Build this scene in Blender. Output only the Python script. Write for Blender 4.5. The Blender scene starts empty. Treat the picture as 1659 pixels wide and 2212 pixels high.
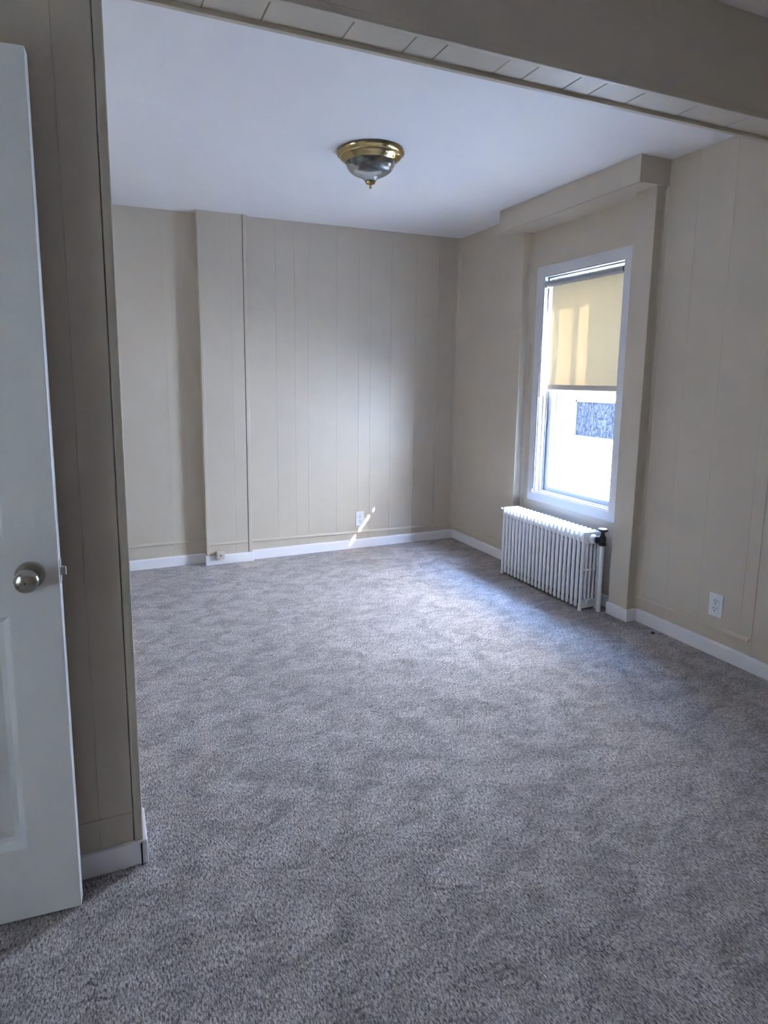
import bpy, bmesh, math, random
from mathutils import Vector, Matrix

scene = bpy.context.scene
COL = scene.collection
random.seed(7)

# ------------------------------------------------------------------ camera
CAM = Vector((-0.05725, -1.63278, 1.34982))
YAW, PITCH, ROLL = 0.39205, -0.145016, 0.003991
F_PX, SX, SY = 1313.37, -76.61, -100.41            # measured on the 1659 x 2212 frame
cd = bpy.data.cameras.new("camera")
cam = bpy.data.objects.new("camera", cd)
COL.objects.link(cam)
fwd = Vector((math.sin(YAW) * math.cos(PITCH), math.cos(YAW) * math.cos(PITCH), math.sin(PITCH)))
rt = Vector((math.cos(YAW), -math.sin(YAW), 0.0))
up = rt.cross(fwd)
r_ = math.cos(ROLL) * rt + math.sin(ROLL) * up
u_ = -math.sin(ROLL) * rt + math.cos(ROLL) * up
m3 = Matrix((r_, u_, -fwd)).transposed()
cam.matrix_world = Matrix.Translation(CAM) @ m3.to_4x4()
cd.sensor_fit = 'VERTICAL'
cd.sensor_height = 36.0
cd.lens = F_PX / 2212.0 * 36.0
cd.shift_x = -SX / 2212.0
cd.shift_y = SY / 2212.0
cd.clip_start = 0.02
cd.clip_end = 200
scene.camera = cam

# ------------------------------------------------------------------ sky, sun, exposure
SUN_TRAVEL = Vector((-1.0, 1.44, -1.26)).normalized()
elev = math.asin(-SUN_TRAVEL.z)
azim = math.atan2(-SUN_TRAVEL.x, -SUN_TRAVEL.y)
w = bpy.data.worlds.new("sky")
scene.world = w
w.use_nodes = True
nt = w.node_tree
bg = nt.nodes["Background"]
sky = nt.nodes.new("ShaderNodeTexSky")
sky.sky_type = 'NISHITA'
sky.sun_disc = False
sky.sun_elevation = elev
sky.sun_rotation = azim
sky.altitude = 50
sky.air_density = 1.0
sky.dust_density = 0.1
nt.links.new(sky.outputs[0], bg.inputs[0])
bg.inputs[1].default_value = 1.0
sd = bpy.data.lights.new("sun", 'SUN')
sd.energy = 3.2
sd.color = (1.0, 0.93, 0.82)
sd.angle = math.radians(0.55)
sun = bpy.data.objects.new("sun", sd)
COL.objects.link(sun)
sun.rotation_euler = SUN_TRAVEL.to_track_quat('-Z', 'Y').to_euler()
sun.location = (12, -12, 14)

vs = scene.view_settings
vs.view_transform = 'Standard'
vs.look = 'None'
vs.gamma = 1.0
vs.use_curve_mapping = False
vs.exposure = 5.83
scene.display_settings.display_device = 'sRGB'
cy = scene.cycles
cy.use_denoising = True
cy.use_guiding = True
cy.max_bounces = 16
cy.diffuse_bounces = 10
cy.glossy_bounces = 6
cy.transmission_bounces = 8
cy.transparent_max_bounces = 12
cy.caustics_reflective = False
cy.caustics_refractive = False
cy.sample_clamp_indirect = 8.0


# ------------------------------------------------------------------ materials
def new_mat(name):
    m = bpy.data.materials.new(name)
    m.use_nodes = True
    return m, m.node_tree, m.node_tree.nodes["Principled BSDF"]


def paint(name, col, rough=0.5, spec=0.4, var=0.05, scale=9.0, bump=0.03, bscale=260.0):
    m, t, p = new_mat(name)
    tc = t.nodes.new("ShaderNodeTexCoord")
    n = t.nodes.new("ShaderNodeTexNoise")
    n.inputs["Scale"].default_value = scale
    n.inputs["Detail"].default_value = 4
    t.links.new(tc.outputs["Object"], n.inputs["Vector"])
    mix = t.nodes.new("ShaderNodeMix")
    mix.data_type = 'RGBA'
    mix.inputs[6].default_value = tuple(c * (1 - var) for c in col) + (1,)
    mix.inputs[7].default_value = tuple(min(1, c * (1 + var)) for c in col) + (1,)
    t.links.new(n.outputs["Fac"], mix.inputs[0])
    t.links.new(mix.outputs[2], p.inputs["Base Color"])
    p.inputs["Roughness"].default_value = rough
    p.inputs["Specular IOR Level"].default_value = spec
    if bump:
        n2 = t.nodes.new("ShaderNodeTexNoise")
        n2.inputs["Scale"].default_value = bscale
        n2.inputs["Detail"].default_value = 2
        t.links.new(tc.outputs["Object"], n2.inputs["Vector"])
        b = t.nodes.new("ShaderNodeBump")
        b.inputs["Strength"].default_value = bump
        b.inputs["Distance"].default_value = 0.002
        t.links.new(n2.outputs["Fac"], b.inputs["Height"])
        t.links.new(b.outputs[0], p.inputs["Normal"])
    return m


def metal(name, col, rough, var=0.1):
    m = paint(name, col, rough, 0.5, var, 30.0, 0.0)
    m.node_tree.nodes["Principled BSDF"].inputs["Metallic"].default_value = 1.0
    return m


M_WALL = paint("greige_wall_paint", (0.585, 0.515, 0.424), 0.42, 0.4, 0.03)
M_CEIL = paint("white_ceiling_paint", (0.90, 0.89, 0.91), 0.55, 0.3, 0.02)
M_TRIM = paint("white_trim_paint", (0.83, 0.815, 0.85), 0.38, 0.45, 0.03)
M_CASING = paint("window_casing_paint", (0.66, 0.66, 0.69), 0.4, 0.45, 0.03)
M_VINYL = paint("grey_window_vinyl", (0.40, 0.41, 0.43), 0.35, 0.5, 0.02)
M_RAD = paint("radiator_white_enamel", (0.85, 0.85, 0.86), 0.42, 0.5, 0.05, 60.0, 0.12, 420.0)
M_HEM = paint("taupe_hem_cloth", (0.58, 0.53, 0.47), 0.7, 0.2, 0.04, 40)
M_GAPSHADE = paint("painted_gap_shade", (0.045, 0.045, 0.05), 0.8, 0.2, 0.3, 40, 0.1, 300)  # shade between the radiator columns, put into the colour
M_PLATE = paint("white_plastic", (0.78, 0.79, 0.80), 0.35, 0.5, 0.02, 20, 0.0)
M_BEIGEBOX = paint("beige_plastic", (0.58, 0.52, 0.46), 0.45, 0.4, 0.03, 20, 0.0)
M_DARK = paint("dark_slot", (0.015, 0.015, 0.018), 0.6, 0.3, 0.1, 20, 0.0)
M_BLACK = paint("black_valve_iron", (0.022, 0.018, 0.017), 0.5, 0.5, 0.3, 60, 0.15, 300)
M_NICKEL = metal("brushed_nickel", (0.52, 0.49, 0.44), 0.24)
M_STEEL = metal("zinc_steel", (0.72, 0.71, 0.69), 0.42)
M_BRASS = metal("polished_brass", (0.55, 0.42, 0.20), 0.13)
M_BULB = paint("frosted_bulb_glass", (0.85, 0.85, 0.83), 0.3, 0.5, 0.02, 20, 0.0)
M_SIDING = paint("white_house_siding", (0.83, 0.768, 0.762), 0.7, 0.3, 0.03)
M_ROOF = paint("asphalt_roof", (0.09, 0.085, 0.08), 0.9, 0.2, 0.25, 20)
M_ROLLTUBE = paint("roller_tube_fabric", (0.33, 0.33, 0.34), 0.6, 0.3, 0.08, 30)  # even grey over the whole roller tube


def door_paint():
    m, t, p = new_mat("white_door_paint_woodgrain")
    p.inputs["Base Color"].default_value = (0.86, 0.86, 0.86, 1)
    p.inputs["Roughness"].default_value = 0.42
    tc = t.nodes.new("ShaderNodeTexCoord")
    mp = t.nodes.new("ShaderNodeMapping")
    mp.inputs["Scale"].default_value = (260, 40, 9)
    n = t.nodes.new("ShaderNodeTexNoise")
    n.inputs["Scale"].default_value = 1.0
    n.inputs["Detail"].default_value = 5
    b = t.nodes.new("ShaderNodeBump")
    b.inputs["Strength"].default_value = 0.16
    b.inputs["Distance"].default_value = 0.001
    t.links.new(tc.outputs["Object"], mp.inputs["Vector"])
    t.links.new(mp.outputs[0], n.inputs["Vector"])
    t.links.new(n.outputs["Fac"], b.inputs["Height"])
    t.links.new(b.outputs[0], p.inputs["Normal"])
    return m


M_DOOR = door_paint()


def carpet():
    m, t, p = new_mat("grey_cut_pile_carpet")
    L = t.links.new
    tc = t.nodes.new("ShaderNodeTexCoord")

    def mapping(scale, rot):
        mp = t.nodes.new("ShaderNodeMapping")
        mp.inputs["Scale"].default_value = scale
        mp.inputs["Rotation"].default_value = (0, 0, rot)
        L(tc.outputs["Object"], mp.inputs["Vector"])
        return mp.outputs[0]

    def noise(vec, scale, det, rough=0.5, dist=0.0):
        n = t.nodes.new("ShaderNodeTexNoise")
        n.inputs["Scale"].default_value = scale
        n.inputs["Detail"].default_value = det
        n.inputs["Roughness"].default_value = rough
        n.inputs["Distortion"].default_value = dist
        L(vec, n.inputs["Vector"])
        return n.outputs["Fac"]

    def ramp(fac, a, ca, b, cb):
        r = t.nodes.new("ShaderNodeValToRGB")
        r.color_ramp.elements[0].position = a
        r.color_ramp.elements[0].color = (ca, ca, ca, 1)
        r.color_ramp.elements[1].position = b
        r.color_ramp.elements[1].color = (cb, cb, cb, 1)
        L(fac, r.inputs[0])
        return r.outputs[0]

    def math_(op, a, b):
        k = t.nodes.new("ShaderNodeMath")
        k.operation = op
        for i, v in enumerate((a, b)):
            if isinstance(v, (int, float)):
                k.inputs[i].default_value = v
            else:
                L(v, k.inputs[i])
        return k.outputs[0]

    tuft = noise(mapping((1.0, 0.42, 1.0), -0.55), 235.0, 3, 0.6, 0.6)      # twisted yarn tips, lying one way
    fibre = noise(mapping((1.0, 0.6, 1.0), 0.3), 520.0, 2, 0.6)
    blot = noise(mapping((1.0, 1.5, 1.0), 0.25), 8.0, 8, 0.66, 0.8)          # brushed nap and footprints
    big = noise(mapping((1.0, 1.0, 1.0), 0.0), 1.6, 3, 0.5)
    v = math_('MULTIPLY', ramp(tuft, 0.36, 0.34, 0.64, 1.66), ramp(fibre, 0.3, 0.86, 0.7, 1.12))
    v = math_('MULTIPLY', v, ramp(blot, 0.38, 0.76, 0.62, 1.24))
    v = math_('MULTIPLY', v, ramp(big, 0.35, 0.94, 0.65, 1.06))
    line = noise(mapping((1.0, 2.2, 1.0), 0.35), 7.0, 2, 0.5, 0.3)              # short creases in the lay of the pile
    near = math_('ABSOLUTE', math_('SUBTRACT', line, 0.5), 0.0)
    crease = ramp(near, 0.004, 0.0, 0.012, 1.0)
    patch = ramp(noise(mapping((1.0, 1.0, 1.0), 1.1), 9.0, 2), 0.54, 0.0, 0.60, 1.0)
    v = math_('MULTIPLY', v, math_('SUBTRACT', 1.0, math_('MULTIPLY', math_('MULTIPLY', math_('SUBTRACT', 1.0, crease), patch), 0.42)))
    mix = t.nodes.new("ShaderNodeMix")
    mix.data_type = 'RGBA'
    mix.blend_type = 'MULTIPLY'
    mix.inputs[0].default_value = 1.0
    mix.inputs[6].default_value = (0.405, 0.370, 0.368, 1)
    L(v, mix.inputs[7])
    L(mix.outputs[2], p.inputs["Base Color"])
    p.inputs["Roughness"].default_value = 0.95
    p.inputs["Specular IOR Level"].default_value = 0.1
    p.inputs["Sheen Weight"].default_value = 0.25
    p.inputs["Sheen Roughness"].default_value = 0.5
    h = math_('ADD', math_('MULTIPLY', tuft, 1.0), math_('MULTIPLY', blot, 1.6))
    b = t.nodes.new("ShaderNodeBump")
    b.inputs["Strength"].default_value = 0.85
    b.inputs["Distance"].default_value = 0.006
    L(h, b.inputs["Height"])
    L(b.outputs[0], p.inputs["Normal"])
    return m


M_CARPET = carpet()


def glass_pane():
    m = bpy.data.materials.new("clear_window_glass")
    m.use_nodes = True
    t = m.node_tree
    t.nodes.clear()
    out = t.nodes.new("ShaderNodeOutputMaterial")
    tr = t.nodes.new("ShaderNodeBsdfTransparent")
    tr.inputs[0].default_value = (0.97, 0.965, 0.97, 1)
    gl = t.nodes.new("ShaderNodeBsdfGlossy")
    gl.inputs["Roughness"].default_value = 0.02
    lw = t.nodes.new("ShaderNodeLayerWeight")
    lw.inputs["Blend"].default_value = 0.5
    pw = t.nodes.new("ShaderNodeMath")
    pw.operation = 'POWER'
    pw.inputs[1].default_value = 5.0
    t.links.new(lw.outputs["Facing"], pw.inputs[0])
    fr = t.nodes.new("ShaderNodeMath")
    fr.operation = 'MULTIPLY_ADD'
    fr.inputs[1].default_value = 0.9
    fr.inputs[2].default_value = 0.035
    t.links.new(pw.outputs[0], fr.inputs[0])
    mx = t.nodes.new("ShaderNodeMixShader")
    t.links.new(fr.outputs[0], mx.inputs[0])
    t.links.new(tr.outputs[0], mx.inputs[1])
    t.links.new(gl.outputs[0], mx.inputs[2])
    t.links.new(mx.outputs[0], out.inputs[0])
    return m


M_GLASS = glass_pane()


def shade_cloth(name, c0, c1, front):
    m = bpy.data.materials.new(name)
    m.use_nodes = True
    t = m.node_tree
    t.nodes.clear()
    out = t.nodes.new("ShaderNodeOutputMaterial")
    tc = t.nodes.new("ShaderNodeTexCoord")
    n = t.nodes.new("ShaderNodeTexNoise")
    n.inputs["Scale"].default_value = 60.0
    n.inputs["Detail"].default_value = 5
    t.links.new(tc.outputs["Object"], n.inputs["Vector"])
    mix = t.nodes.new("ShaderNodeMix")
    mix.data_type = 'RGBA'
    mix.inputs[6].default_value = c0 + (1,)
    mix.inputs[7].default_value = c1 + (1,)
    t.links.new(n.outputs["Fac"], mix.inputs[0])
    tl = t.nodes.new("ShaderNodeBsdfTranslucent")
    t.links.new(mix.outputs[2], tl.inputs[0])
    df = t.nodes.new("ShaderNodeBsdfDiffuse")
    df.inputs[0].default_value = front + (1,)
    add = t.nodes.new("ShaderNodeAddShader")
    t.links.new(tl.outputs[0], add.inputs[0])
    t.links.new(df.outputs[0], add.inputs[1])
    t.links.new(add.outputs[0], out.inputs[0])
    return m


M_CLOTH = shade_cloth("cream_translucent_shade_cloth", (0.0138, 0.0102, 0.0052), (0.0158, 0.0116, 0.0060), (0.55, 0.49, 0.37))
M_FILL_SHEER = shade_cloth("white_fill_window_cloth", (0.15, 0.145, 0.138), (0.16, 0.155, 0.148), (0.6, 0.6, 0.6))  # cloth of the added left wall windows, lets fill light through


def lamp_glass():
    m, t, p = new_mat("ribbed_clear_lamp_glass")
    p.inputs["Base Color"].default_value = (0.86, 0.87, 0.86, 1)
    p.inputs["Roughness"].default_value = 0.06
    p.inputs["IOR"].default_value = 1.48
    p.inputs["Transmission Weight"].default_value = 0.92
    return m


M_LAMPGLASS = lamp_glass()


def lace():
    m, t, p = new_mat("lace_curtain_behind_pane")
    tc = t.nodes.new("ShaderNodeTexCoord")
    mp = t.nodes.new("ShaderNodeMapping")
    mp.inputs["Scale"].default_value = (1, 1.9, 0.9)
    wv = t.nodes.new("ShaderNodeTexNoise")
    wv.inputs["Scale"].default_value = 9.0
    wv.inputs["Detail"].default_value = 3
    wv.inputs["Distortion"].default_value = 2.6
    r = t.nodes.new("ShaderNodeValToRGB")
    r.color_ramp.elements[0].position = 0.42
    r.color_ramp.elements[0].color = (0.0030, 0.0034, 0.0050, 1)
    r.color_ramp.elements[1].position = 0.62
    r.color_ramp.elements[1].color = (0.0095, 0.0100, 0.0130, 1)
    t.links.new(tc.outputs["Object"], mp.inputs["Vector"])
    t.links.new(mp.outputs[0], wv.inputs["Vector"])
    t.links.new(wv.outputs["Fac"], r.inputs[0])
    t.links.new(r.outputs[0], p.inputs["Base Color"])
    p.inputs["Roughness"].default_value = 0.8
    p.inputs["Specular IOR Level"].default_value = 0.0
    return m


M_LACE = lace()


def grass():
    return paint("gravel_drive", (0.30, 0.285, 0.27), 0.95, 0.1, 0.35, 14.0, 0.3, 90)


M_LAWN = grass()


# ------------------------------------------------------------------ mesh helpers
class MB:
    """Collects shapes (in world metres) for ONE mesh object."""

    def __init__(self):
        self.bm = bmesh.new()

    def box(self, x0, x1, y0, y1, z0, z1, bevel=0.0, seg=1):
        b = bmesh.new()
        bmesh.ops.create_cube(b, size=1.0)
        for v in b.verts:
            v.co = Vector((x0 + (v.co.x + .5) * (x1 - x0), y0 + (v.co.y + .5) * (y1 - y0), z0 + (v.co.z + .5) * (z1 - z0)))
        if bevel > 0:
            bmesh.ops.bevel(b, geom=b.edges[:], offset=bevel, segments=seg, profile=0.5, affect='EDGES')
        return self._merge(b)

    def _merge(self, b):
        me = bpy.data.meshes.new("tmp")
        b.to_mesh(me)
        b.free()
        self.bm.from_mesh(me)
        bpy.data.meshes.remove(me)
        return self

    def tube(self, a, c, r0, r1=None, n=16, caps=True):
        a, c = Vector(a), Vector(c)
        r1 = r0 if r1 is None else r1
        q = (c - a).to_track_quat('Z', 'Y')
        rings = []
        for p, r in ((a, r0), (c, r1)):
            rings.append([self.bm.verts.new(p + q @ Vector((r * math.cos(2 * math.pi * i / n), r * math.sin(2 * math.pi * i / n), 0))) for i in range(n)])
        for i in range(n):
            self.bm.faces.new((rings[0][i], rings[0][(i + 1) % n], rings[1][(i + 1) % n], rings[1][i]))
        if caps:
            self.bm.faces.new(rings[0][::-1])
            self.bm.faces.new(rings[1])
        return self

    def lathe(self, o, prof, n=48, axis='Z', flutes=None, close=True):
        """prof: list of (radius, offset along axis)."""
        o = Vector(o)
        rings = []
        for k, (r, h) in enumerate(prof):
            ring = []
            for i in range(n):
                th = 2 * math.pi * i / n
                rr = r * (1 + (flutes[k] * (1 if i % 2 else -1) if flutes else 0))
                c, s = rr * math.cos(th), rr * math.sin(th)
                d = {'Z': (c, s, h), 'Y': (c, h, -s), 'X': (h, c, s)}[axis]
                ring.append(self.bm.verts.new(o + Vector(d)))
            rings.append(ring)
        for k in range(len(prof) - 1):
            for i in range(n):
                self.bm.faces.new((rings[k][i], rings[k][(i + 1) % n], rings[k + 1][(i + 1) % n], rings[k + 1][i]))
        if close:
            if prof[0][0] > 1e-5:
                self.bm.faces.new(rings[0][::-1])
            if prof[-1][0] > 1e-5:
                self.bm.faces.new(rings[-1])
        return self

    def prism(self, pts, ext):
        """closed outline (3-D points) pushed along ext."""
        ext = Vector(ext)
        a = [self.bm.verts.new(Vector(p)) for p in pts]
        b = [self.bm.verts.new(Vector(p) + ext) for p in pts]
        n = len(pts)
        self.bm.faces.new(a[::-1])
        self.bm.faces.new(b)
        for i in range(n):
            self.bm.faces.new((a[i], a[(i + 1) % n], b[(i + 1) % n], b[i]))
        return self

    def rot(self, centre, axis, ang):
        bmesh.ops.rotate(self.bm, verts=self.bm.verts[:], cent=Vector(centre), matrix=Matrix.Rotation(ang, 3, axis))
        return self

    def build(self, name, mat, parent=None, smooth=False, ofs=None):
        bm = self.bm
        bmesh.ops.remove_doubles(bm, verts=bm.verts[:], dist=1e-6)
        bmesh.ops.recalc_face_normals(bm, faces=bm.faces[:])
        if ofs is None:
            ofs = Vector((0, 0, 0))
            p = parent
            while p is not None:
                ofs = ofs + p.location
                p = p.parent
        bmesh.ops.translate(bm, verts=bm.verts[:], vec=-Vector(ofs))
        me = bpy.data.meshes.new(name)
        bm.to_mesh(me)
        bm.free()
        me.materials.append(mat)
        if smooth:
            for f in me.polygons:
                f.use_smooth = True
            try:
                me.set_sharp_from_angle(angle=math.radians(38))
            except Exception:
                pass
        o = bpy.data.objects.new(name, me)
        COL.objects.link(o)
        if parent is not None:
            o.parent = parent
        return o


def tag(o, label, cat, kind=None, group=None):
    o["label"] = label
    o["category"] = cat
    if kind:
        o["kind"] = kind
    if group:
        o["group"] = group
    return o


def thing(name, label, cat, loc, kind=None, group=None):
    o = bpy.data.objects.new(name, None)
    o.empty_display_size = 0.05
    o.location = loc
    COL.objects.link(o)
    return tag(o, label, cat, kind, group)


def boards_x(name, parent, xs, y_face, thick, z0, z1, mat, gap=0.0010, bev=0.0006):
    """upright boards side by side along X whose visible face is at y_face (facing -Y)."""
    for a, b in zip(xs[:-1], xs[1:]):
        MB().box(a + gap / 2, b - gap / 2, y_face, y_face + thick, z0, z1, bev).build(name, mat, parent)


def boards_y(name, parent, ys, x_face, thick, z0, z1, mat, gap=0.0006, bev=0.0004):
    """upright boards side by side along Y whose visible face is at x_face (facing -X)."""
    for a, b in zip(ys[:-1], ys[1:]):
        MB().box(x_face, x_face + thick, a + gap / 2, b - gap / 2, z0, z1, bev).build(name, mat, parent)


# ------------------------------------------------------------------ dimensions (metres)
W, D = 2.690, 2.694            # right wall, back wall (faces)
YP = 2.656                     # pilaster face
DB = 2.744                     # recessed back wall, left of the pilaster
XP0, XP1 = 0.622, 0.947        # pilaster
HC, HN = 2.44, 2.625           # far ceiling, near ceiling
HB, PT = 2.292, 0.121          # underside of the opening's header, partition thickness
BH, BT = 0.0717, 0.012         # baseboard height, thickness
XL, YN = -1.60, -3.30          # left wall, wall behind the camera
GAP = 0.002                    # how far panel boards stand proud of their backing

# ------------------------------------------------------------------ large structure
f = MB().box(XL - .15, W + .0, YN - .15, DB + .2, -0.15, 0.0).build("floor", M_CARPET)
tag(f, "grey cut pile carpet covering the floor of both rooms", "floor", "structure")

c = MB().box(XL - .15, W + .16, 0.05, DB + .2, HC, HC + .3).build("ceiling", M_CEIL)
tag(c, "smooth white ceiling of the far room with the brass light", "ceiling", "structure")
c = MB().box(XL - .15, W + .16, YN - .15, 0.03, HN, HN + .115).build("ceiling", M_CEIL)
tag(c, "dark corner of the higher ceiling on the near side of the header", "ceiling", "structure")

# back wall: right section, recessed left section
wb = MB().box(XP1 - .01, W + .16, D + GAP, D + .2, 0, HC + .1).build("wall_back", M_WALL)
tag(wb, "greige panelled back wall between the pilaster and the room corner", "wall", "structure")
xs = [XP1, 1.163, 1.303, 1.404, 1.630, 1.810, 1.910, 2.085, 2.300, 2.500, W + .002]
boards_x("panel_board", wb, xs, D, .006, 0.0, HC + .004, M_WALL)
wl = MB().box(XL - .15, XP0 + .02, DB + GAP, DB + .2, 0, HC + .1).build("wall_back_left", M_WALL)
tag(wl, "recessed greige back wall section on the left of the pilaster", "wall", "structure")
xs = [XL, -1.2, -0.75, -0.3, 0.05, 0.40, XP0 + .01]
boards_x("panel_board", wl, xs, DB, .006, 0.0, HC + .004, M_WALL)

# pilaster boxed out of the back wall
pl = MB().box(XP0 + .002, XP1 - .0262, YP + GAP, D + .06, 0, HC + .01).box(XP1 - .03, XP1 - .002, YP + .009, D + .06, 0, HC + .01).build("pilaster", M_WALL)
tag(pl, "flat greige pilaster boxed out of the back wall with corner beads", "pilaster", "structure")
boards_x("panel_board", pl, [XP0 + .003, 0.832, XP1 - .025], YP, .006, 0.0, HC + .004, M_WALL, 0.001)
MB().box(XP0 - .003, XP0 + .020, YP - .004, YP + .05, 0.0, HC + .003, .003, 2).build("corner_bead", M_WALL, pl)
MB().box(XP1 - .0215, XP1 + .003, YP - .004, YP + .05, 0.0, HC + .003, .003, 2).build("corner_bead", M_WALL, pl)
MB().prism([(XP0 + .02, YP + p_, .147 + q_) for p_, q_ in ((0, .016), (-.003, .013), (-.0075, .0025), (-.008, 0), (.003, 0), (.003, .016))], (XP1 - XP0 - .0455, 0, 0)).build("chair_rail", M_WALL, pl)

# right wall with the window hole
WY0, WY1, WZ0, WZ1 = 0.985, 1.668, 0.570, 2.005
WT = 0.165
mb = MB()
for (a, b, e, g) in ((YN - .15, WY0, 0, HN + .1), (WY1, DB + .2, 0, HN + .1), (WY0, WY1, 0, WZ0), (WY0, WY1, WZ1, HN + .1)):
    mb.box(W + GAP, W + WT, a, b, e - .15 if e == 0 else e, g)
wr = mb.build("wall_right", M_WALL)
tag(wr, "greige panelled right wall that holds the window and the radiator bay", "wall", "structure")
ys = [YN, -2.6, -1.9, -1.2, -0.85, -0.45, -0.22, 0.0]
boards_y("panel_board", wr, ys, W, .006, 0.0, HN + .004, M_WALL)
ys = [0.122, 0.18, 0.40, 0.59, 0.776]
boards_y("panel_board", wr, ys, W, .006, 0.0, HC + .004, M_WALL)
MB().box(W, W + .006, 0.8, WY0, 0, HC).box(W, W + .006, WY1, 1.86, 0, HC).box(W, W + .006, WY0, WY1, 0, WZ0).box(W, W + .006, WY0, WY1, WZ1, HC).build("bay_panel", M_WALL, wr)
boards_y("panel_board", wr, [1.86, 2.26, D + .002], W, .006, 0.0, HC + .004, M_WALL)

# remaining shell (out of the picture, needed for the light)
FILL_WIN = [(-1.75, -0.85, 0.60, 1.72), (0.55, 1.35, 0.80, 2.00)]       # unseen windows added to the left wall as fill light (y0, y1, z0, z1)
mb = MB()
ylo = YN - .15
for (y0, y1, z0, z1) in FILL_WIN:
    mb.box(XL - .15, XL, ylo, y0, -.15, HN + .1)
    mb.box(XL - .15, XL, y0, y1, -.15, z0)
    mb.box(XL - .15, XL, y0, y1, z1, HN + .1)
    ylo = y1
mb.box(XL - .15, XL, ylo, DB + .2, -.15, HN + .1)
o = mb.build("wall_left", M_WALL)
tag(o, "plain greige left wall hidden behind the partition and the door", "wall", "structure")
o = MB().box(XL - .15, W + .16, YN - .15, YN, -.15, HN + .1).build("wall_near", M_WALL)
tag(o, "plain greige wall behind the camera", "wall", "structure")

# partition with the wide opening: left part and header
pt = MB().box(XL, -0.0238, GAP, PT, 0, HB + .01).box(-0.0212, -0.002, .012, PT - .008, 0, HB + .01).build("wall_partition", M_WALL)
tag(pt, "dark greige partition wall behind the open white door", "wall", "structure")
boards_x("panel_board", pt, [XL, -1.2, -0.9, -0.62, -0.42, -0.262, -0.1085, -0.0225], 0.0, .006, 0.0, HN + .003, M_WALL, 0.0022, 0.0008)
MB().box(-0.0213, 0.0015, -0.0045, 0.020, 0.0, HB + .02, .005, 3).build("corner_bead", M_WALL, pt)
MB().box(-0.02, 0.0015, PT - .02, PT + .0045, 0.0, HB + .02, .005, 3).build("corner_bead", M_WALL, pt)
MB().box(-1.2, -0.0225, -0.0018, 0.004, 0.143, 0.160, .001, 1).build("chair_rail", M_WALL, pt)

hd = MB().box(XL, W + .01, 0.0, PT, HB + GAP * 2, HN + .01).build("header_beam", M_WALL)
tag(hd, "dark greige header beam spanning the wide opening between the rooms", "beam", "structure")
gx = [0.0015, 0.105, 0.246, 0.403, 0.6355, 0.8245, 0.927, 1.1435, 1.251, 1.4175, 1.5245, 1.6915, 1.940, 2.20, 2.45, W]
for a, b in zip(gx[:-1], gx[1:]):
    MB().box(a + .0022, b - .0022, 0.0135, PT - .008, HB, HB + .012, .0012).build("soffit_board", M_WALL, hd)
MB().box(0.0, W, -0.004, 0.0145, HB - .0012, HB + .022, .003, 2).build("edge_trim", M_WALL, hd)
MB().box(0.0, W, PT - .0135, PT + .004, HB - .0125, HB + .03, .0022, 2).build("edge_trim", M_WALL, hd)

# ------------------------------------------------------------------ baseboards, rails, corner beads
prof = [(0, 0), (-BT, 0), (-BT, BH - .012), (-BT * .82, BH - .005), (-BT * .45, BH - .001), (0, BH)]


def base_x(mb, x0, x1, y):
    mb.prism([(x0, y + a, z) for a, z in prof], (x1 - x0, 0, 0))


def base_y(mb, y0, y1, x):
    mb.prism([(x + a, y0, z) for a, z in prof], (0, y1 - y0, 0))


mb = MB()
base_x(mb, XP1, W, D)
tag(mb.build("baseboard_back", M_TRIM), "white baseboard along the back wall under the small outlet", "baseboard", "structure")
mb = MB()
base_x(mb, XL, XP0, DB)
tag(mb.build("baseboard_back_left", M_TRIM), "white baseboard of the recessed wall on the left of the pilaster", "baseboard", "structure")
mb = MB()
mb.box(XP0 - BT, XP1 + BT, YP - BT - .001, D, 0, BH, .006, 3)
tag(mb.build("baseboard_pilaster", M_TRIM, smooth=True), "white baseboard wrapped around the foot of the pilaster", "baseboard", "structure")
LX, LY0, LY1 = 0.075, 0.768, 0.900        # right leg of the window bay
KY0, KY1 = 1.802, 1.882                   # left leg
mb = MB()
base_y(mb, YN, LY0, W)
tag(mb.build("baseboard_right", M_TRIM), "white baseboard along the right wall below the near outlet", "baseboard", "structure")
mb = MB()
base_y(mb, KY1, D, W)
tag(mb.build("baseboard_corner", M_TRIM), "white baseboard from the room corner to the radiator", "baseboard", "structure")
mb = MB()
base_y(mb, LY1, KY0, W)
tag(mb.build("baseboard_bay", M_TRIM), "white baseboard behind the radiator", "baseboard", "structure")
mb = MB().box(-1.2, 0.0035, -BT, 0.006, 0, BH, .0055, 3).box(-0.012, .0035 + .009, -BT, PT + BT, 0, BH, .0055, 3)
tag(mb.build("baseboard_partition", M_TRIM, smooth=True), "white baseboard at the foot of the dark partition beside the door", "baseboard", "structure")

# rail strips of the panelling (a proud lip over the lower strip)
RAIL = [(0, .016), (-.0035, .013), (-.0095, .0025), (-.0100, .0), (.003, .0), (.003, .016)]      # (out from the wall, up)


def rail_x(x0, x1, y, z, tilt=0.0):
    mb = MB().prism([(x0, y + a, z + b) for a, b in RAIL], (x1 - x0, 0, 0))
    return mb.rot(((x0 + x1) / 2, y, z), 'Y', tilt) if tilt else mb


def rail_y(y0, y1, x, z, tilt=0.0):
    mb = MB().prism([(x + a, y0, z + b) for a, b in RAIL], (0, y1 - y0, 0))
    return mb.rot((x, (y0 + y1) / 2, z), 'X', tilt) if tilt else mb


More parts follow.
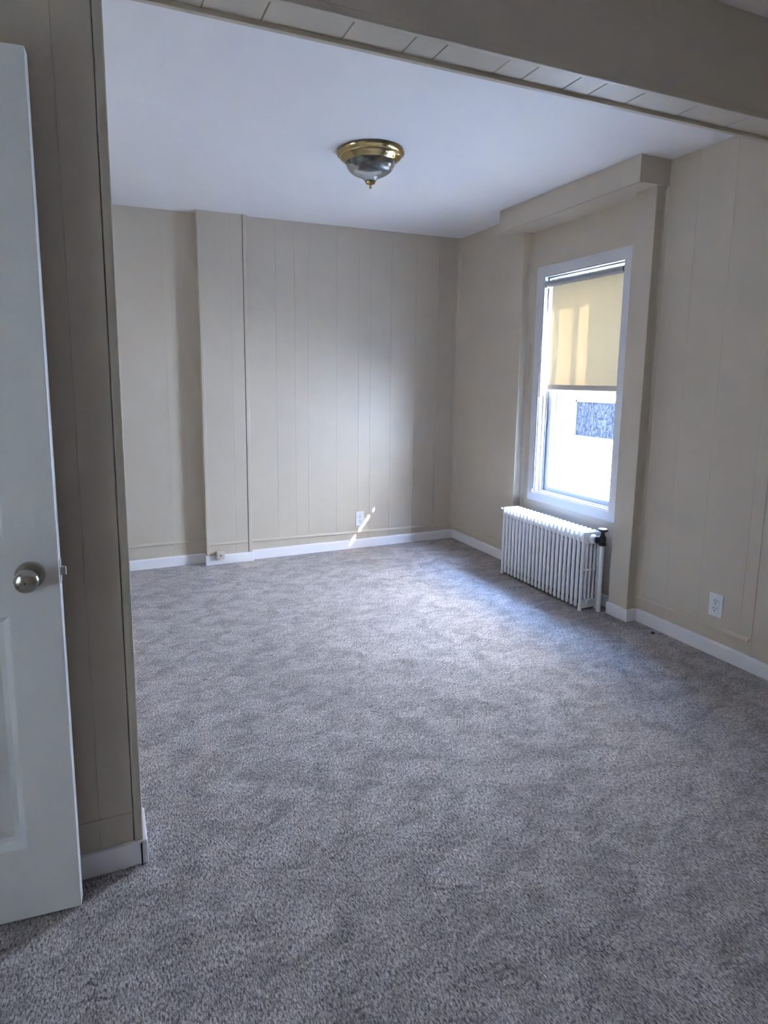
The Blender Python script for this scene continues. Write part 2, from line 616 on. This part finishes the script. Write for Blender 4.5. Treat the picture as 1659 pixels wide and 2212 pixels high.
tag(rail_x(XP1 + .003, W - .012, D, .1235, 0.0155).build("trim_1", M_WALL), "thin greige rail strip low on the back wall above the baseboard", "trim", "structure")
tag(rail_x(XL, XP0 - .002, DB, .165).build("trim_2", M_WALL), "thin greige rail strip low on the recessed wall section", "trim", "structure")
tag(rail_y(PT + .01, LY0 - .012, W, .138).build("trim_3", M_WALL), "thin greige rail strip low on the right wall under the outlet", "trim", "structure")
tag(rail_y(KY1, D - .012, W, .106, -0.02).build("trim_4", M_WALL), "thin greige rail strip between the room corner and the radiator", "trim", "structure")


def cove(x, y, sx, sy, s, z0, z1):
    pts = [(x, y, z0), (x + sx * s, y, z0), (x + sx * s * .55, y + sy * s * .12, z0), (x + sx * s * .12, y + sy * s * .55, z0), (x, y + sy * s, z0)]
    return MB().prism(pts, (0, 0, z1 - z0))


tag(cove(W, D, -1, -1, .030, BH, HC).build("trim_5", M_WALL), "slim upright bead in the corner of back and right wall", "trim", "structure")
tag(cove(W, LY0, -1, -1, .026, BH, HC).build("trim_6", M_WALL), "slim upright bead on the near side of the window bay", "trim", "structure")

# ------------------------------------------------------------------ window bay: two legs and the boxed valance
lg = MB().box(W - LX, W + .005, LY0, LY1, 0, 2.345, .0025, 1).build("window_bay_leg", M_WALL)
tag(lg, "greige boxed leg on the near side of the window and radiator", "pilaster", "structure")
mb = MB().box(W - LX - BT, W, LY0 - BT, LY1 + BT * .6, 0, BH, .007, 3)
mb.build("baseboard", M_TRIM, lg, smooth=True)
lg2 = MB().box(W - LX, W + .005, KY0, KY1, 0, 2.33, .0025, 1).build("window_bay_leg", M_WALL)
tag(lg2, "greige boxed leg on the far side of the window toward the corner", "pilaster", "structure")
mb = MB().box(W - LX - BT, W, KY0 - BT * .6, KY1 + BT, 0, BH + .012, .007, 3)
mb.build("baseboard", M_TRIM, lg2, smooth=True)
o = cove(W, LY1, -1, 1, .030, BH, 2.33).build("bead", M_WALL, lg)
o = cove(W, KY0, -1, -1, .030, BH, 2.32).build("bead", M_WALL, lg2)
VX = 2.483
vb = MB().prism([(VX, 0.756, 2.311), (VX, 0.756, HC + .003), (VX, 1.898, HC + .003), (VX, 1.898, 2.297)], (W - VX + .004, 0, 0)).build("window_valance", M_WALL)
tag(vb, "greige boxed valance under the ceiling above the window", "valance", "structure")
MB().box(VX - .003, VX + .012, 0.752, 1.902, 2.2965, 2.3005, .0015, 1).rot((VX, 1.327, 2.304), 'X', -0.0123).build("edge_strip", M_WALL, vb)

# ------------------------------------------------------------------ window
wn = thing("window_1", "white double hung window with grey white casing above the radiator", "window", (W, 1.327, 0.51), "structure")
CY0, CY1, CZ0, CZ1 = 0.952, 1.724, 0.520, 2.062          # casing, outer edge
IY0, IY1, IZ0, IZ1 = 0.998, 1.660, 0.578, 2.000          # casing, inner edge
XC0, XC1 = W - .018, W + .004


def mitred(y0, y1, z0, z1, i0, i1, j0, j1, side, x0, x1):
    q = {'b': [(y0, z0), (y1, z0), (i1, j0), (i0, j0)], 't': [(y0, z1), (i0, j1), (i1, j1), (y1, z1)],
         'n': [(y0, z0), (i0, j0), (i0, j1), (y0, z1)], 'f': [(y1, z0), (y1, z1), (i1, j1), (i1, j0)]}[side]
    return MB().prism([(x0, y, z) for y, z in q], (x1 - x0, 0, 0))


for s in "btnf":
    mitred(CY0, CY1, CZ0, CZ1, IY0, IY1, IZ0, IZ1, s, XC0, XC1).build("casing", M_CASING, wn)
for s in "btnf":       # thin bright bead on the casing's inner edge
    mitred(IY0 - .001, IY1 + .001, IZ0 - .001, IZ1 + .001, IY0 + .007, IY1 - .007, IZ0 + .006, IZ1 - .006, s, W - .012, W + .012).build("inner_bead", M_VINYL, wn)
# jamb liner
jl = MB()
JY0, JY1, JZ0, JZ1 = 0.995, 1.660, 0.578, 1.998
jl.box(W, W + WT + .03, JY0 - .012, JY0, JZ0 - .01, JZ1 + .01)
jl.box(W, W + WT + .03, JY1, JY1 + .012, JZ0 - .01, JZ1 + .01)
jl.box(W, W + WT + .03, JY0, JY1, JZ1, JZ1 + .012)
jl.box(W, W + WT + .06, JY0, JY1, JZ0 - .012, JZ0)
jl.build("jamb_liner", M_VINYL, wn)
# stops and parting beads on the jambs, head and sill
for x0, x1, d in ((W + .022, W + .036, .012), (W + .048, W + .055, .010), (W + .0945, W + .1005, .012)):
    MB().box(x0, x1, JY1 - d, JY1, JZ0, JZ1, .0015).build("stop_bead", M_VINYL, wn)
    MB().box(x0, x1, JY0, JY0 + d, JZ0, JZ1, .0015).build("stop_bead", M_VINYL, wn)
    MB().box(x0, x1, JY0, JY1, JZ1 - d, JZ1, .0015).build("stop_bead", M_VINYL, wn)
MB().box(W + .022, W + .040, JY0 + .01, JY1 - .01, JZ0, JZ0 + .012, .0015).build("sill_bead", M_VINYL, wn)
# lower sash
LSX0, LSX1 = W + .060, W + .090
ls = MB()
ls.box(LSX0, LSX1, JY1 - .044, JY1 - .001, JZ0, 1.294, .003)
ls.box(LSX0, LSX1, JY0 + .001, JY0 + .044, JZ0, 1.294, .003)
ls.box(LSX0, LSX1, JY0 + .04, JY1 - .04, JZ0 + .002, .616, .003)
ls.box(LSX0 - .002, LSX1, JY0 + .002, JY1 - .002, 1.252, 1.294, .002)
sash = ls.build("lower_sash", M_VINYL, wn)
MB().box(LSX0 + .012, LSX0 + .016, JY0 + .04, JY1 - .04, .612, 1.255).build("pane", M_GLASS, sash)
# upper sash with two upright glazing bars
USX0, USX1 = W + .104, W + .132
us = MB()
us.box(USX0, USX1, JY1 - .040, JY1 - .001, 1.252, JZ1 - .002, .003)
us.box(USX0, USX1, JY0 + .001, JY0 + .040, 1.252, JZ1 - .002, .003)
us.box(USX0, USX1, JY0 + .03, JY1 - .03, 1.252, 1.300, .003)
us.box(USX0, USX1, JY0 + .03, JY1 - .03, JZ1 - .030, JZ1 - .002, .003)
usash = us.build("upper_sash", M_VINYL, wn)
MB().box(USX0 + .012, USX0 + .016, JY0 + .03, JY1 - .03, 1.295, JZ1 - .025).build("pane", M_GLASS, usash)
for y in (1.237, 1.412):
    MB().box(USX0 + .018, USX1 + .004, y - .017, y + .017, 1.295, JZ1 - .025, .002).build("glazing_bar", M_VINYL, usash)
# outer blind stop / storm frame
of = MB()
OX0, OX1 = W + .140, W + .185
of.box(OX0, OX1, JY1 - .060, JY1 + .01, JZ0, JZ1, .003)
of.box(OX0, OX1, JY0 - .01, JY0 + .060, JZ0, JZ1, .003)
of.box(OX0, OX1, JY0, JY1, JZ1 - .018, JZ1 + .005, .003)
of.box(OX0, OX1 + .03, JY0, JY1, JZ0 - .006, .606, .003)
of.build("storm_frame", M_VINYL, wn)
MB().box(OX0 + .004, OX0 + .016, JY1 - .068, JY1 - .058, JZ0 + .03, 1.10, .002).build("storm_track", M_VINYL, wn)
MB().box(OX0 - .003, OX0 + .006, JY1 - .064, JY1 - .050, .62, .70, .002).build("storm_latch", M_VINYL, wn)

# unseen shaded windows, added in the left wall to brighten both rooms
for n_, lab, (y0, y1, z0, z1) in ((2, "added unseen shaded window brightening the near room from the left wall", FILL_WIN[0]), (3, "added unseen shaded window brightening the far room from the left wall", FILL_WIN[1])):
    fill_wn = thing("window_%d" % n_, lab, "window", (XL, (y0 + y1) / 2, z0), "structure")
    for k, q in enumerate(((y0 - .06, y0 + .03, z0 - .06, z1 + .06), (y1 - .03, y1 + .06, z0 - .06, z1 + .06), (y0, y1, z0 - .06, z0 + .03), (y0, y1, z1 - .03, z1 + .06))):
        MB().box(XL - .06, XL + .015, *q).build("casing", M_CASING, fill_wn)
    MB().box(XL - .115, XL - .085, y0, y1, (z0 + z1) / 2 - .02, (z0 + z1) / 2 + .02).build("meeting_rail", M_VINYL, fill_wn)
    MB().box(XL - .102, XL - .098, y0, y1, z0, z1).build("pane", M_GLASS, fill_wn)
    MB().box(XL - .0305, XL - .0300, y0 + .03, y1 - .03, z0 + .03, z1 - .03).build("shade_cloth", M_FILL_SHEER, fill_wn)

# ------------------------------------------------------------------ roller shade
SX_ = W + .022
rs = thing("window_roller_shade", "cream roller shade pulled halfway down inside the window", "shade", (SX_, 1.322, 1.95))
RX, RZ, RR = W + .012, 1.951, 0.020
MB().tube((RX, 1.020, RZ), (RX, 1.640, RZ), RR, RR, 24).build("roller_tube", M_ROLLTUBE, rs, smooth=True)
cl = MB()
ny, nz = 10, 16
grid = []
for j in range(nz + 1):
    z = 1.300 + (RZ - .004 - 1.300) * j / nz
    row = []
    for i in range(ny + 1):
        y = 1.022 + (1.617 - 1.022) * i / ny
        xo = 0.0012 * math.sin(5.0 * i / ny + 1.3 * j / nz) * (1 - j / nz)
        row.append((SX_ + xo, y, z))
    grid.append(row)
front = [[cl.bm.verts.new(Vector(p)) for p in row] for row in grid]
for j in range(nz):
    for i in range(ny):
        cl.bm.faces.new((front[j][i], front[j][i + 1], front[j + 1][i + 1], front[j + 1][i]))
cloth = cl.build("cloth", M_CLOTH, rs, smooth=True)
MB().box(SX_ - .006, SX_ + .005, 1.022, 1.617, 1.271, 1.303, .003, 2).build("hem_bar", M_HEM, rs)
for y0, y1 in ((0.996, 1.016), (1.644, 1.659)):
    MB().box(RX - .016, RX + .014, y0, y1, RZ - .026, RZ + .018, .003).tube((RX, y0, RZ), (RX, y1 + .004 if y0 < 1.2 else y1, RZ), .012, .012, 16).build("bracket", M_STEEL, rs)
# pull cord hanging at the far jamb
MB().tube((W - .020, 1.671, .60), (W - .020, 1.668, 1.24), .0018, .0018, 8).build("cord", M_VINYL, rs)
MB().lathe((W - .022, 1.671, .58), [(0.0, -.012), (.006, -.010), (.007, 0.0), (.003, .016), (.0018, .022)], 12).build("cord_weight", M_STEEL, rs)

# ------------------------------------------------------------------ radiator
RX0, RX1, RY0, RY1, RH = 2.487, 2.622, 0.978, 1.752, 0.468
NSEC = 22
pitch = (RY1 - RY0) / NSEC
rad = thing("radiator", "white cast iron column radiator standing under the window", "radiator", ((RX0 + RX1) / 2, (RY0 + RY1) / 2, 0.0))


def section(y, foot, name="section"):
    mb = MB()
    hw = 0.0110
    tx = [RX0 + .0105 + i * (RX1 - RX0 - .021) / 4 for i in range(5)]
    for i, x in enumerate(tx):
        rx = .0105 if i in (0, 4) else .0085
        z0 = 0.014 if i in (0, 4) else 0.045
        if foot and i in (0, 4):
            z0 = 0.0
        rings = []
        zs = [(z0, .55), (z0 + .006, .92), (z0 + .016, 1.0), (.40, 1.0), (.43, 1.0)]
        if foot and i in (0, 4):
            zs = [(0.0, 1.05), (.03, 1.05), (.06, 1.0), (.40, 1.0), (.43, 1.0)]
        for z, s in zs:
            rings.append([mb.bm.verts.new(Vector((x + rx * s * math.cos(2 * math.pi * k / 12), y + hw * s * math.sin(2 * math.pi * k / 12), z))) for k in range(12)])
        for a, b in zip(rings[:-1], rings[1:]):
            for k in range(12):
                mb.bm.faces.new((a[k], a[(k + 1) % 12], b[(k + 1) % 12], b[k]))
        mb.bm.faces.new(rings[0][::-1])
        mb.bm.faces.new(rings[-1])
    # top header: broad below, drawn in to a thin ridge on top
    lv = [(.398, .006, .010), (.408, .001, hw), (.440, .0, hw), (.453, .002, .0095), (.463, .004, .0062), (RH, .008, .0040)]
    rings = []
    for z, ix, h in lv:
        xa, xb = RX0 + ix, RX1 - ix
        rings.append([mb.bm.verts.new(Vector(p)) for p in ((xa, y - h * .6, z), (xa + .006, y - h, z), (xb - .006, y - h, z), (xb, y - h * .6, z),
                                                         (xb, y + h * .6, z), (xb - .006, y + h, z), (xa + .006, y + h, z), (xa, y + h * .6, z))])
    for a, b in zip(rings[:-1], rings[1:]):
        for k in range(8):
            mb.bm.faces.new((a[k], a[(k + 1) % 8], b[(k + 1) % 8], b[k]))
    mb.bm.faces.new(rings[0][::-1])
    mb.bm.faces.new(rings[-1])
    # bottom header and the tie bar half way up
    mb.box(RX0 + .003, RX1 - .003, y - hw * .95, y + hw * .95, .010 if foot else .030, .066, .006, 1)
    mb.box(RX0 + .006, RX1 - .006, y - hw * .55, y + hw * .55, .236, .250, .003, 1)
    # hubs that join one section to the next
    cx = (RX0 + RX1) / 2
    for z, r in ((.428, .020), (.048, .019)):
        mb.tube((cx, y - pitch / 2, z), (cx, y + pitch / 2, z), r, r, 16)
    for x in (RX0 + .022, RX1 - .022):
        mb.tube((x, y - pitch / 2, .432), (x, y + pitch / 2, .432), .009, .009, 10)
    o = mb.build(name, M_RAD, rad, smooth=True)
    if not foot:                     # inner and rear columns carry the gap shade as near-black colour
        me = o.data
        me.materials.append(M_GAPSHADE)
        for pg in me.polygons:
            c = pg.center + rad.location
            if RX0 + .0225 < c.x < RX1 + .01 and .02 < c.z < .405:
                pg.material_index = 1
    return o


for i in range(NSEC):
    y = RY0 + pitch * (i + .5)
    if i == 0 or i == NSEC - 1:
        section(y, True, "end_section")
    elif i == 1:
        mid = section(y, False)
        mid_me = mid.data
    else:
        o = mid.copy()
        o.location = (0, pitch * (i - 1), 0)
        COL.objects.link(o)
cx = (RX0 + RX1) / 2
# plugs at the ends
MB().lathe((cx, RY0 + .008, .048), [(0, -.012), (.010, -.012), (.021, -.010), (.025, -.004), (.025, .004)], 20, 'Y').build("hub_plug", M_RAD, rad, smooth=True)
MB().lathe((cx, RY1 - .008, .048), [(.025, -.004), (.025, .004), (.021, .010), (0, .012)], 20, 'Y').build("hub_plug", M_RAD, rad, smooth=True)
MB().lathe((cx, RY1 - .008, .428), [(.026, -.004), (.026, .004), (.021, .010), (0, .012)], 20, 'Y').build("hub_plug", M_RAD, rad, smooth=True)
MB().tube((RX0 + .012, RY1 - .004, .452), (RX0 + .010, RY1 + .012, .453), .005, .005, 10).lathe((RX0 + .010, RY1 + .014, .453), [(0, -.008), (.006, -.005), (.008, 0), (.006, .005), (0, .008)], 12, 'Y').build("air_vent", M_RAD, rad, smooth=True)
MB().lathe((cx, RY0 + .006, .428), [(.017, -.020), (.024, -.014), (.027, -.006), (.027, .004)], 20, 'Y').build("hub_collar", M_RAD, rad, smooth=True)
# supply pipe, valve and hand wheel
PX, PY = 2.588, 0.945
MB().tube((PX, PY, 0.0), (PX, PY, .41), .0135, .0135, 20).build("supply_pipe", M_RAD, rad, smooth=True)
vl = MB()
vl.lathe((PX, PY, .395), [(.018, 0), (.021, .004), (.021, .016), (.018, .020), (.020, .036), (.019, .050), (.013, .060), (.010, .066), (.010, .086)], 20)
vl.tube((PX - .004, PY + .004, .428), (cx + .002, RY0 - .006, .428), .014, .014, 16)
vl.tube((PX - .016, PY + .012, .428), (PX - .028, PY + .023, .428), .021, .021, 6)
valve = vl.build("valve", M_BLACK, rad, smooth=True)
MB().lathe((PX, PY, .474), [(.008, 0), (.020, .004), (.027, .009), (.027, .016), (.023, .019), (.0, .019)], 24).build("hand_wheel", M_BLACK, valve, smooth=True)
MB().lathe((PX, PY, .492), [(.0235, 0), (.0235, .0022), (.019, .0034), (0, .0036)], 24).build("wheel_cap", M_PLATE, valve, smooth=True)

# ------------------------------------------------------------------ ceiling light
LC = Vector((1.247, 1.255, HC))
cl_ = thing("ceiling_light", "round brass flush ceiling light with a ribbed glass bowl", "light", LC)
pan = [(.060, 0.0), (.150, -.001), (.163, -.004), (.1665, -.009), (.164, -.015), (.155, -.019), (.1505, -.023), (.1515, -.028), (.149, -.033),
       (.141, -.038), (.133, -.044), (.127, -.050), (.121, -.054), (.118, -.051), (.117, -.025), (.060, -.016)]
MB().lathe(LC, pan, 72, close=False).build("brass_pan", M_BRASS, cl_, smooth=True)
gp = [(.119, -.048), (.1185, -.056), (.116, -.066), (.110, -.078), (.100, -.090), (.085, -.101), (.065, -.111), (.047, -.119), (.034, -.128), (.026, -.140)]
fl = [0.0, .004, .010, .013, .014, .012, .008, .004, 0.0, 0.0]
inner = [(r - .004, h + .003) for r, h in gp][::-1]
MB().lathe(LC, gp + inner, 144, flutes=fl + [0.0] * len(inner), close=False).build("glass_bowl", M_LAMPGLASS, cl_, smooth=True)
MB().lathe(LC, [(.0, -.130), (.023, -.136), (.0255, -.142), (.023, -.148), (.012, -.153), (.005, -.155), (.004, -.158), (.0065, -.161), (.0075, -.166), (.005, -.171), (0, -.1725)], 28).build("finial", M_BRASS, cl_, smooth=True)
for sx in (-1, 1):
    b = LC + Vector((sx * .018, sx * .006, -.048))
    MB().tube(b, b + Vector((sx * .018, sx * .006, -.002)), .013, .013, 16).build("lamp_holder", M_PLATE, cl_, smooth=True)
    bb = MB().lathe((0, 0, 0), [(0.0, -.028), (.012, -.025), (.022, -.016), (.026, -.004), (.024, .008), (.017, .022), (.012, .034), (.012, .04)], 20)
    bb.rot((0, 0, 0), 'Y', math.radians(sx * -82))
    bmesh.ops.translate(bb.bm, verts=bb.bm.verts[:], vec=b + Vector((sx * .068, sx * .016, -.006)))
    bb.build("bulb", M_BULB, cl_, smooth=True)


# ------------------------------------------------------------------ outlets
def outlet(label, loc, facing, group):
    t = thing("wall_outlet", label, "outlet", loc, None, group)
    # built facing -Y around the origin, turned for the right wall
    parts = []
    mb = MB().box(-.035, .035, -.0055, .002, -.057, .057, .0022, 2)
    parts.append((mb, "cover_plate", M_PLATE, None))
    for z in (.0195, -.0195):
        r = MB()
        pts = []
        for k in range(24):
            th = 2 * math.pi * k / 24
            x, zz = .0172 * math.cos(th), .0172 * math.sin(th)
            zz = max(-.0135, min(.0135, zz))
            pts.append((x, -.0078, z + zz))
        r.prism(pts, (0, .006, 0))
        parts.append((r, "receptacle", M_PLATE, None))
        s = MB().box(-.0078, -.0052, -.0083, -.006, z - .001, z + .0085).box(.0052, .0074, -.0083, -.006, z + .0005, z + .0080)
        s.tube((0, -.0083, z - .0080), (0, -.006, z - .0080), .0030, .0030, 10)
        parts.append((s, "slots", M_DARK, len(parts) - 1))
    sc = MB().tube((0, -.0075, 0), (0, -.004, 0), .0034, .0034, 12)
    parts.append((sc, "screw", M_STEEL, None))
    built = []
    for mb, n, m, par in parts:
        if facing == 'X':
            mb.rot((0, 0, 0), 'Z', -math.pi / 2)
        built.append(mb.build(n, m, t if par is None else built[par], smooth=False, ofs=(0, 0, 0)))
    return t


outlet("white duplex outlet on the back wall near the sun streaks", (1.830, D, 0.235), 'Y', "duplex wall outlets")
outlet("white duplex outlet on the right wall above its baseboard", (W, 0.3056, 0.254), 'X', "duplex wall outlets")

# ------------------------------------------------------------------ small telephone box on the pilaster's baseboard
jb = thing("junction_box", "small beige cable box hanging askew on the pilaster baseboard", "box", (0.711, YP - BT, 0.05))
mb = MB().box(.682, .740, YP - BT - .030, YP - .002, .052, .100, .004, 2).rot((.711, YP, .076), 'Y', 0.14)
mb.build("case", M_BEIGEBOX, jb, smooth=True)
MB().tube((.711, YP - BT - .0312, .076), (.711, YP - BT - .028, .076), .0050, .0050, 14).build("screw_hole", M_DARK, jb)

# speck on the carpet
sp = MB()
bmesh.ops.create_icosphere(sp.bm, subdivisions=2, radius=.0075)
for v in sp.bm.verts:
    v.co = Vector((v.co.x * .8, v.co.y * 1.25, v.co.z * .7)) * (1 + .25 * math.sin(v.co.x * 700 + v.co.y * 400))
    v.co += Vector((2.622, .592, .0045))
o = sp.build("debris", M_DARK, None, smooth=True)
tag(o, "tiny dark crumb lying on the carpet beside the right baseboard", "debris")

# ------------------------------------------------------------------ open door
DW, DH, DT = 0.762, 2.018, 0.035
ang = math.radians(-4.5)
edge = Vector((-0.158, -0.105, 0.010))          # bottom of the latch edge, room side
dr = thing("door_1", "white raised panel door swung open against the dark partition", "door", edge, "structure")
dr.rotation_euler = (0, 0, ang)
# local frame: x runs from -DW (hinge) to 0 (latch edge), face at y = 0, back at y = DT
core = MB()
ST = 0.110
cols = [(-DW + ST, -DW / 2 - .056), (-DW / 2 + .056, -ST)]
rows = [(0.190, 0.790), (0.970, 1.560), (1.670, 1.905)]
xs = [-DW] + [v for c_ in cols for v in c_] + [0.0]
zs = [0.0] + [v for r2 in rows for v in r2] + [DH]
for i in range(len(xs) - 1):                     # stiles and rails as a frame round the sunk panels
    for j in range(len(zs) - 1):
        if i % 2 == 1 and j % 2 == 1:
            continue
        core.box(xs[i], xs[i + 1], 0.0, DT, zs[j], zs[j + 1])
bm = core.bm
bmesh.ops.remove_doubles(bm, verts=bm.verts[:], dist=1e-5)
seen = {}
for fc in bm.faces[:]:                            # drop the doubled inner faces
    k = tuple(round(v, 4) for v in fc.calc_center_median())
    seen.setdefault(k, []).append(fc)
dead = [fc for l in seen.values() if len(l) > 1 for fc in l]
bmesh.ops.delete(bm, geom=dead, context='FACES_ONLY')
bmesh.ops.dissolve_limit(bm, angle_limit=0.01, verts=bm.verts[:], edges=bm.edges[:])
rim = [e for e in bm.edges if len(e.link_faces) == 2 and e.calc_face_angle(0) > 1.2 and all(abs(v.co.x) < 1e-4 or abs(v.co.z - DH) < 1e-4 or abs(v.co.z) < 1e-4 for v in e.verts)]
bmesh.ops.bevel(bm, geom=rim, offset=.0032, segments=2, profile=.5, affect='EDGES')
core.build("leaf", M_DOOR, dr, ofs=(0, 0, 0))
for (xa, xb) in cols:
    for (za, zb) in rows:
        p = MB()
        # sticking slopes in, flat border, then the raised field
        loops = []
        for ins, dep in ((0.0, 0.0), (.003, .001), (.018, .0155), (.028, .0160), (.030, .0160), (.064, .0045), (.066, .0040)):
            loops.append([p.bm.verts.new(Vector(v)) for v in ((xa + ins, dep, za + ins), (xb - ins, dep, za + ins), (xb - ins, dep, zb - ins), (xa + ins, dep, zb - ins))])
        for a, b in zip(loops[:-1], loops[1:]):
            for k in range(4):
                p.bm.faces.new((a[k], a[(k + 1) % 4], b[(k + 1) % 4], b[k]))
        p.bm.faces.new(loops[-1])
        back = [p.bm.verts.new(Vector(v)) for v in ((xa, DT - .006, za), (xb, DT - .006, za), (xb, DT - .006, zb), (xa, DT - .006, zb))]
        p.bm.faces.new(back[::-1])
        for k in range(4):
            p.bm.faces.new((back[k], back[(k + 1) % 4], loops[0][(k + 1) % 4], loops[0][k]))
        p.build("raised_panel", M_DOOR, dr, ofs=(0, 0, 0))
KX, KZ = -0.0615, 0.883
MB().lathe((KX, 0, KZ), [(0.0325, 0.001), (.0325, -.004), (.030, -.008), (.016, -.010)], 40, 'Y').build("rosette", M_NICKEL, dr, smooth=True, ofs=(0, 0, 0))
kb = MB().lathe((KX, 0, KZ), [(.0155, -.008), (.0145, -.024), (.0165, -.030), (.0225, -.036), (.0262, -.043), (.0265, -.050), (.0240, -.057), (.0195, -.061), (.0090, -.0640), (.0, -.0645)], 40, 'Y').build("knob", M_NICKEL, dr, smooth=True, ofs=(0, 0, 0))
MB().tube((KX, -.0650, KZ), (KX, -.0635, KZ), .0017, .0017, 10).build("keyhole", M_DARK, kb, ofs=(0, 0, 0))
lt = MB().box(-.0005, .0015, DT / 2 - .0125, DT / 2 + .0125, KZ - .028, KZ + .028, .0004).build("latch_plate", M_STEEL, dr, ofs=(0, 0, 0))
MB().prism([(.0, DT / 2 - .007, KZ - .0095), (.0125, DT / 2 - .006, KZ - .0095), (.0135, DT / 2 - .002, KZ - .0095), (.004, DT / 2 + .007, KZ - .0095), (0, DT / 2 + .007, KZ - .0095)], (0, 0, .019)).build("latch_bolt", M_STEEL, lt, ofs=(0, 0, 0))
for z in (.20, 1.02, 1.80):
    MB().tube((-DW - .002, DT - .002, z - .045), (-DW - .002, DT - .002, z + .045), .006, .006, 10).build("hinge", M_STEEL, dr, ofs=(0, 0, 0))

# ------------------------------------------------------------------ outside: the house next door
hs = thing("exterior_house", "white sided house next door seen through the lower sash", "building", (8.0, 5.0, -1.0))
GZ = -1.0
HX, HY0, HY1, EZ = 8.0, -40.0, 16.0, 7.365
MB().box(HX, HX + 8.0, HY0, HY1, GZ, EZ - .15).build("siding_wall", M_SIDING, hs)
rf = MB().prism([(HX - .40, HY0 - .3, EZ - .16), (HX - .40, HY0 - .3, EZ), (HX + 4.0, HY0 - .3, EZ + 2.0), (HX + 8.4, HY0 - .3, EZ), (HX + 8.4, HY0 - .3, EZ - .16)], (0, HY1 - HY0 + .6, 0))
rf.build("roof", M_ROOF, hs)
wy0, wy1, wz0, wz1 = 5.95, 7.03, 0.30, 0.955
fr = MB()
fr.box(HX - .03, HX + .02, wy0, wy1, wz1 - .035, wz1)
fr.box(HX - .03, HX + .02, wy0, wy1, wz0, wz0 + .02)
fr.box(HX - .03, HX + .02, wy0, wy0 + .035, wz0, wz1)
fr.box(HX - .03, HX + .02, wy1 - .035, wy1, wz0, wz1)
fr_o = fr.build("window_frame", paint("aged_window_frame", (0.018, 0.020, 0.019), 0.8, 0.0, 0.05), hs)
MB().box(HX - .012, HX - .006, wy0 + .03, wy1 - .03, wz0 + .015, wz1 - .03).build("curtain", M_LACE, fr_o)
g = MB().box(-60, 60, -60, 60, GZ - .2, GZ).build("ground", M_LAWN)
tag(g, "pale gravel ground outside between this house and the house next door", "ground", "structure")
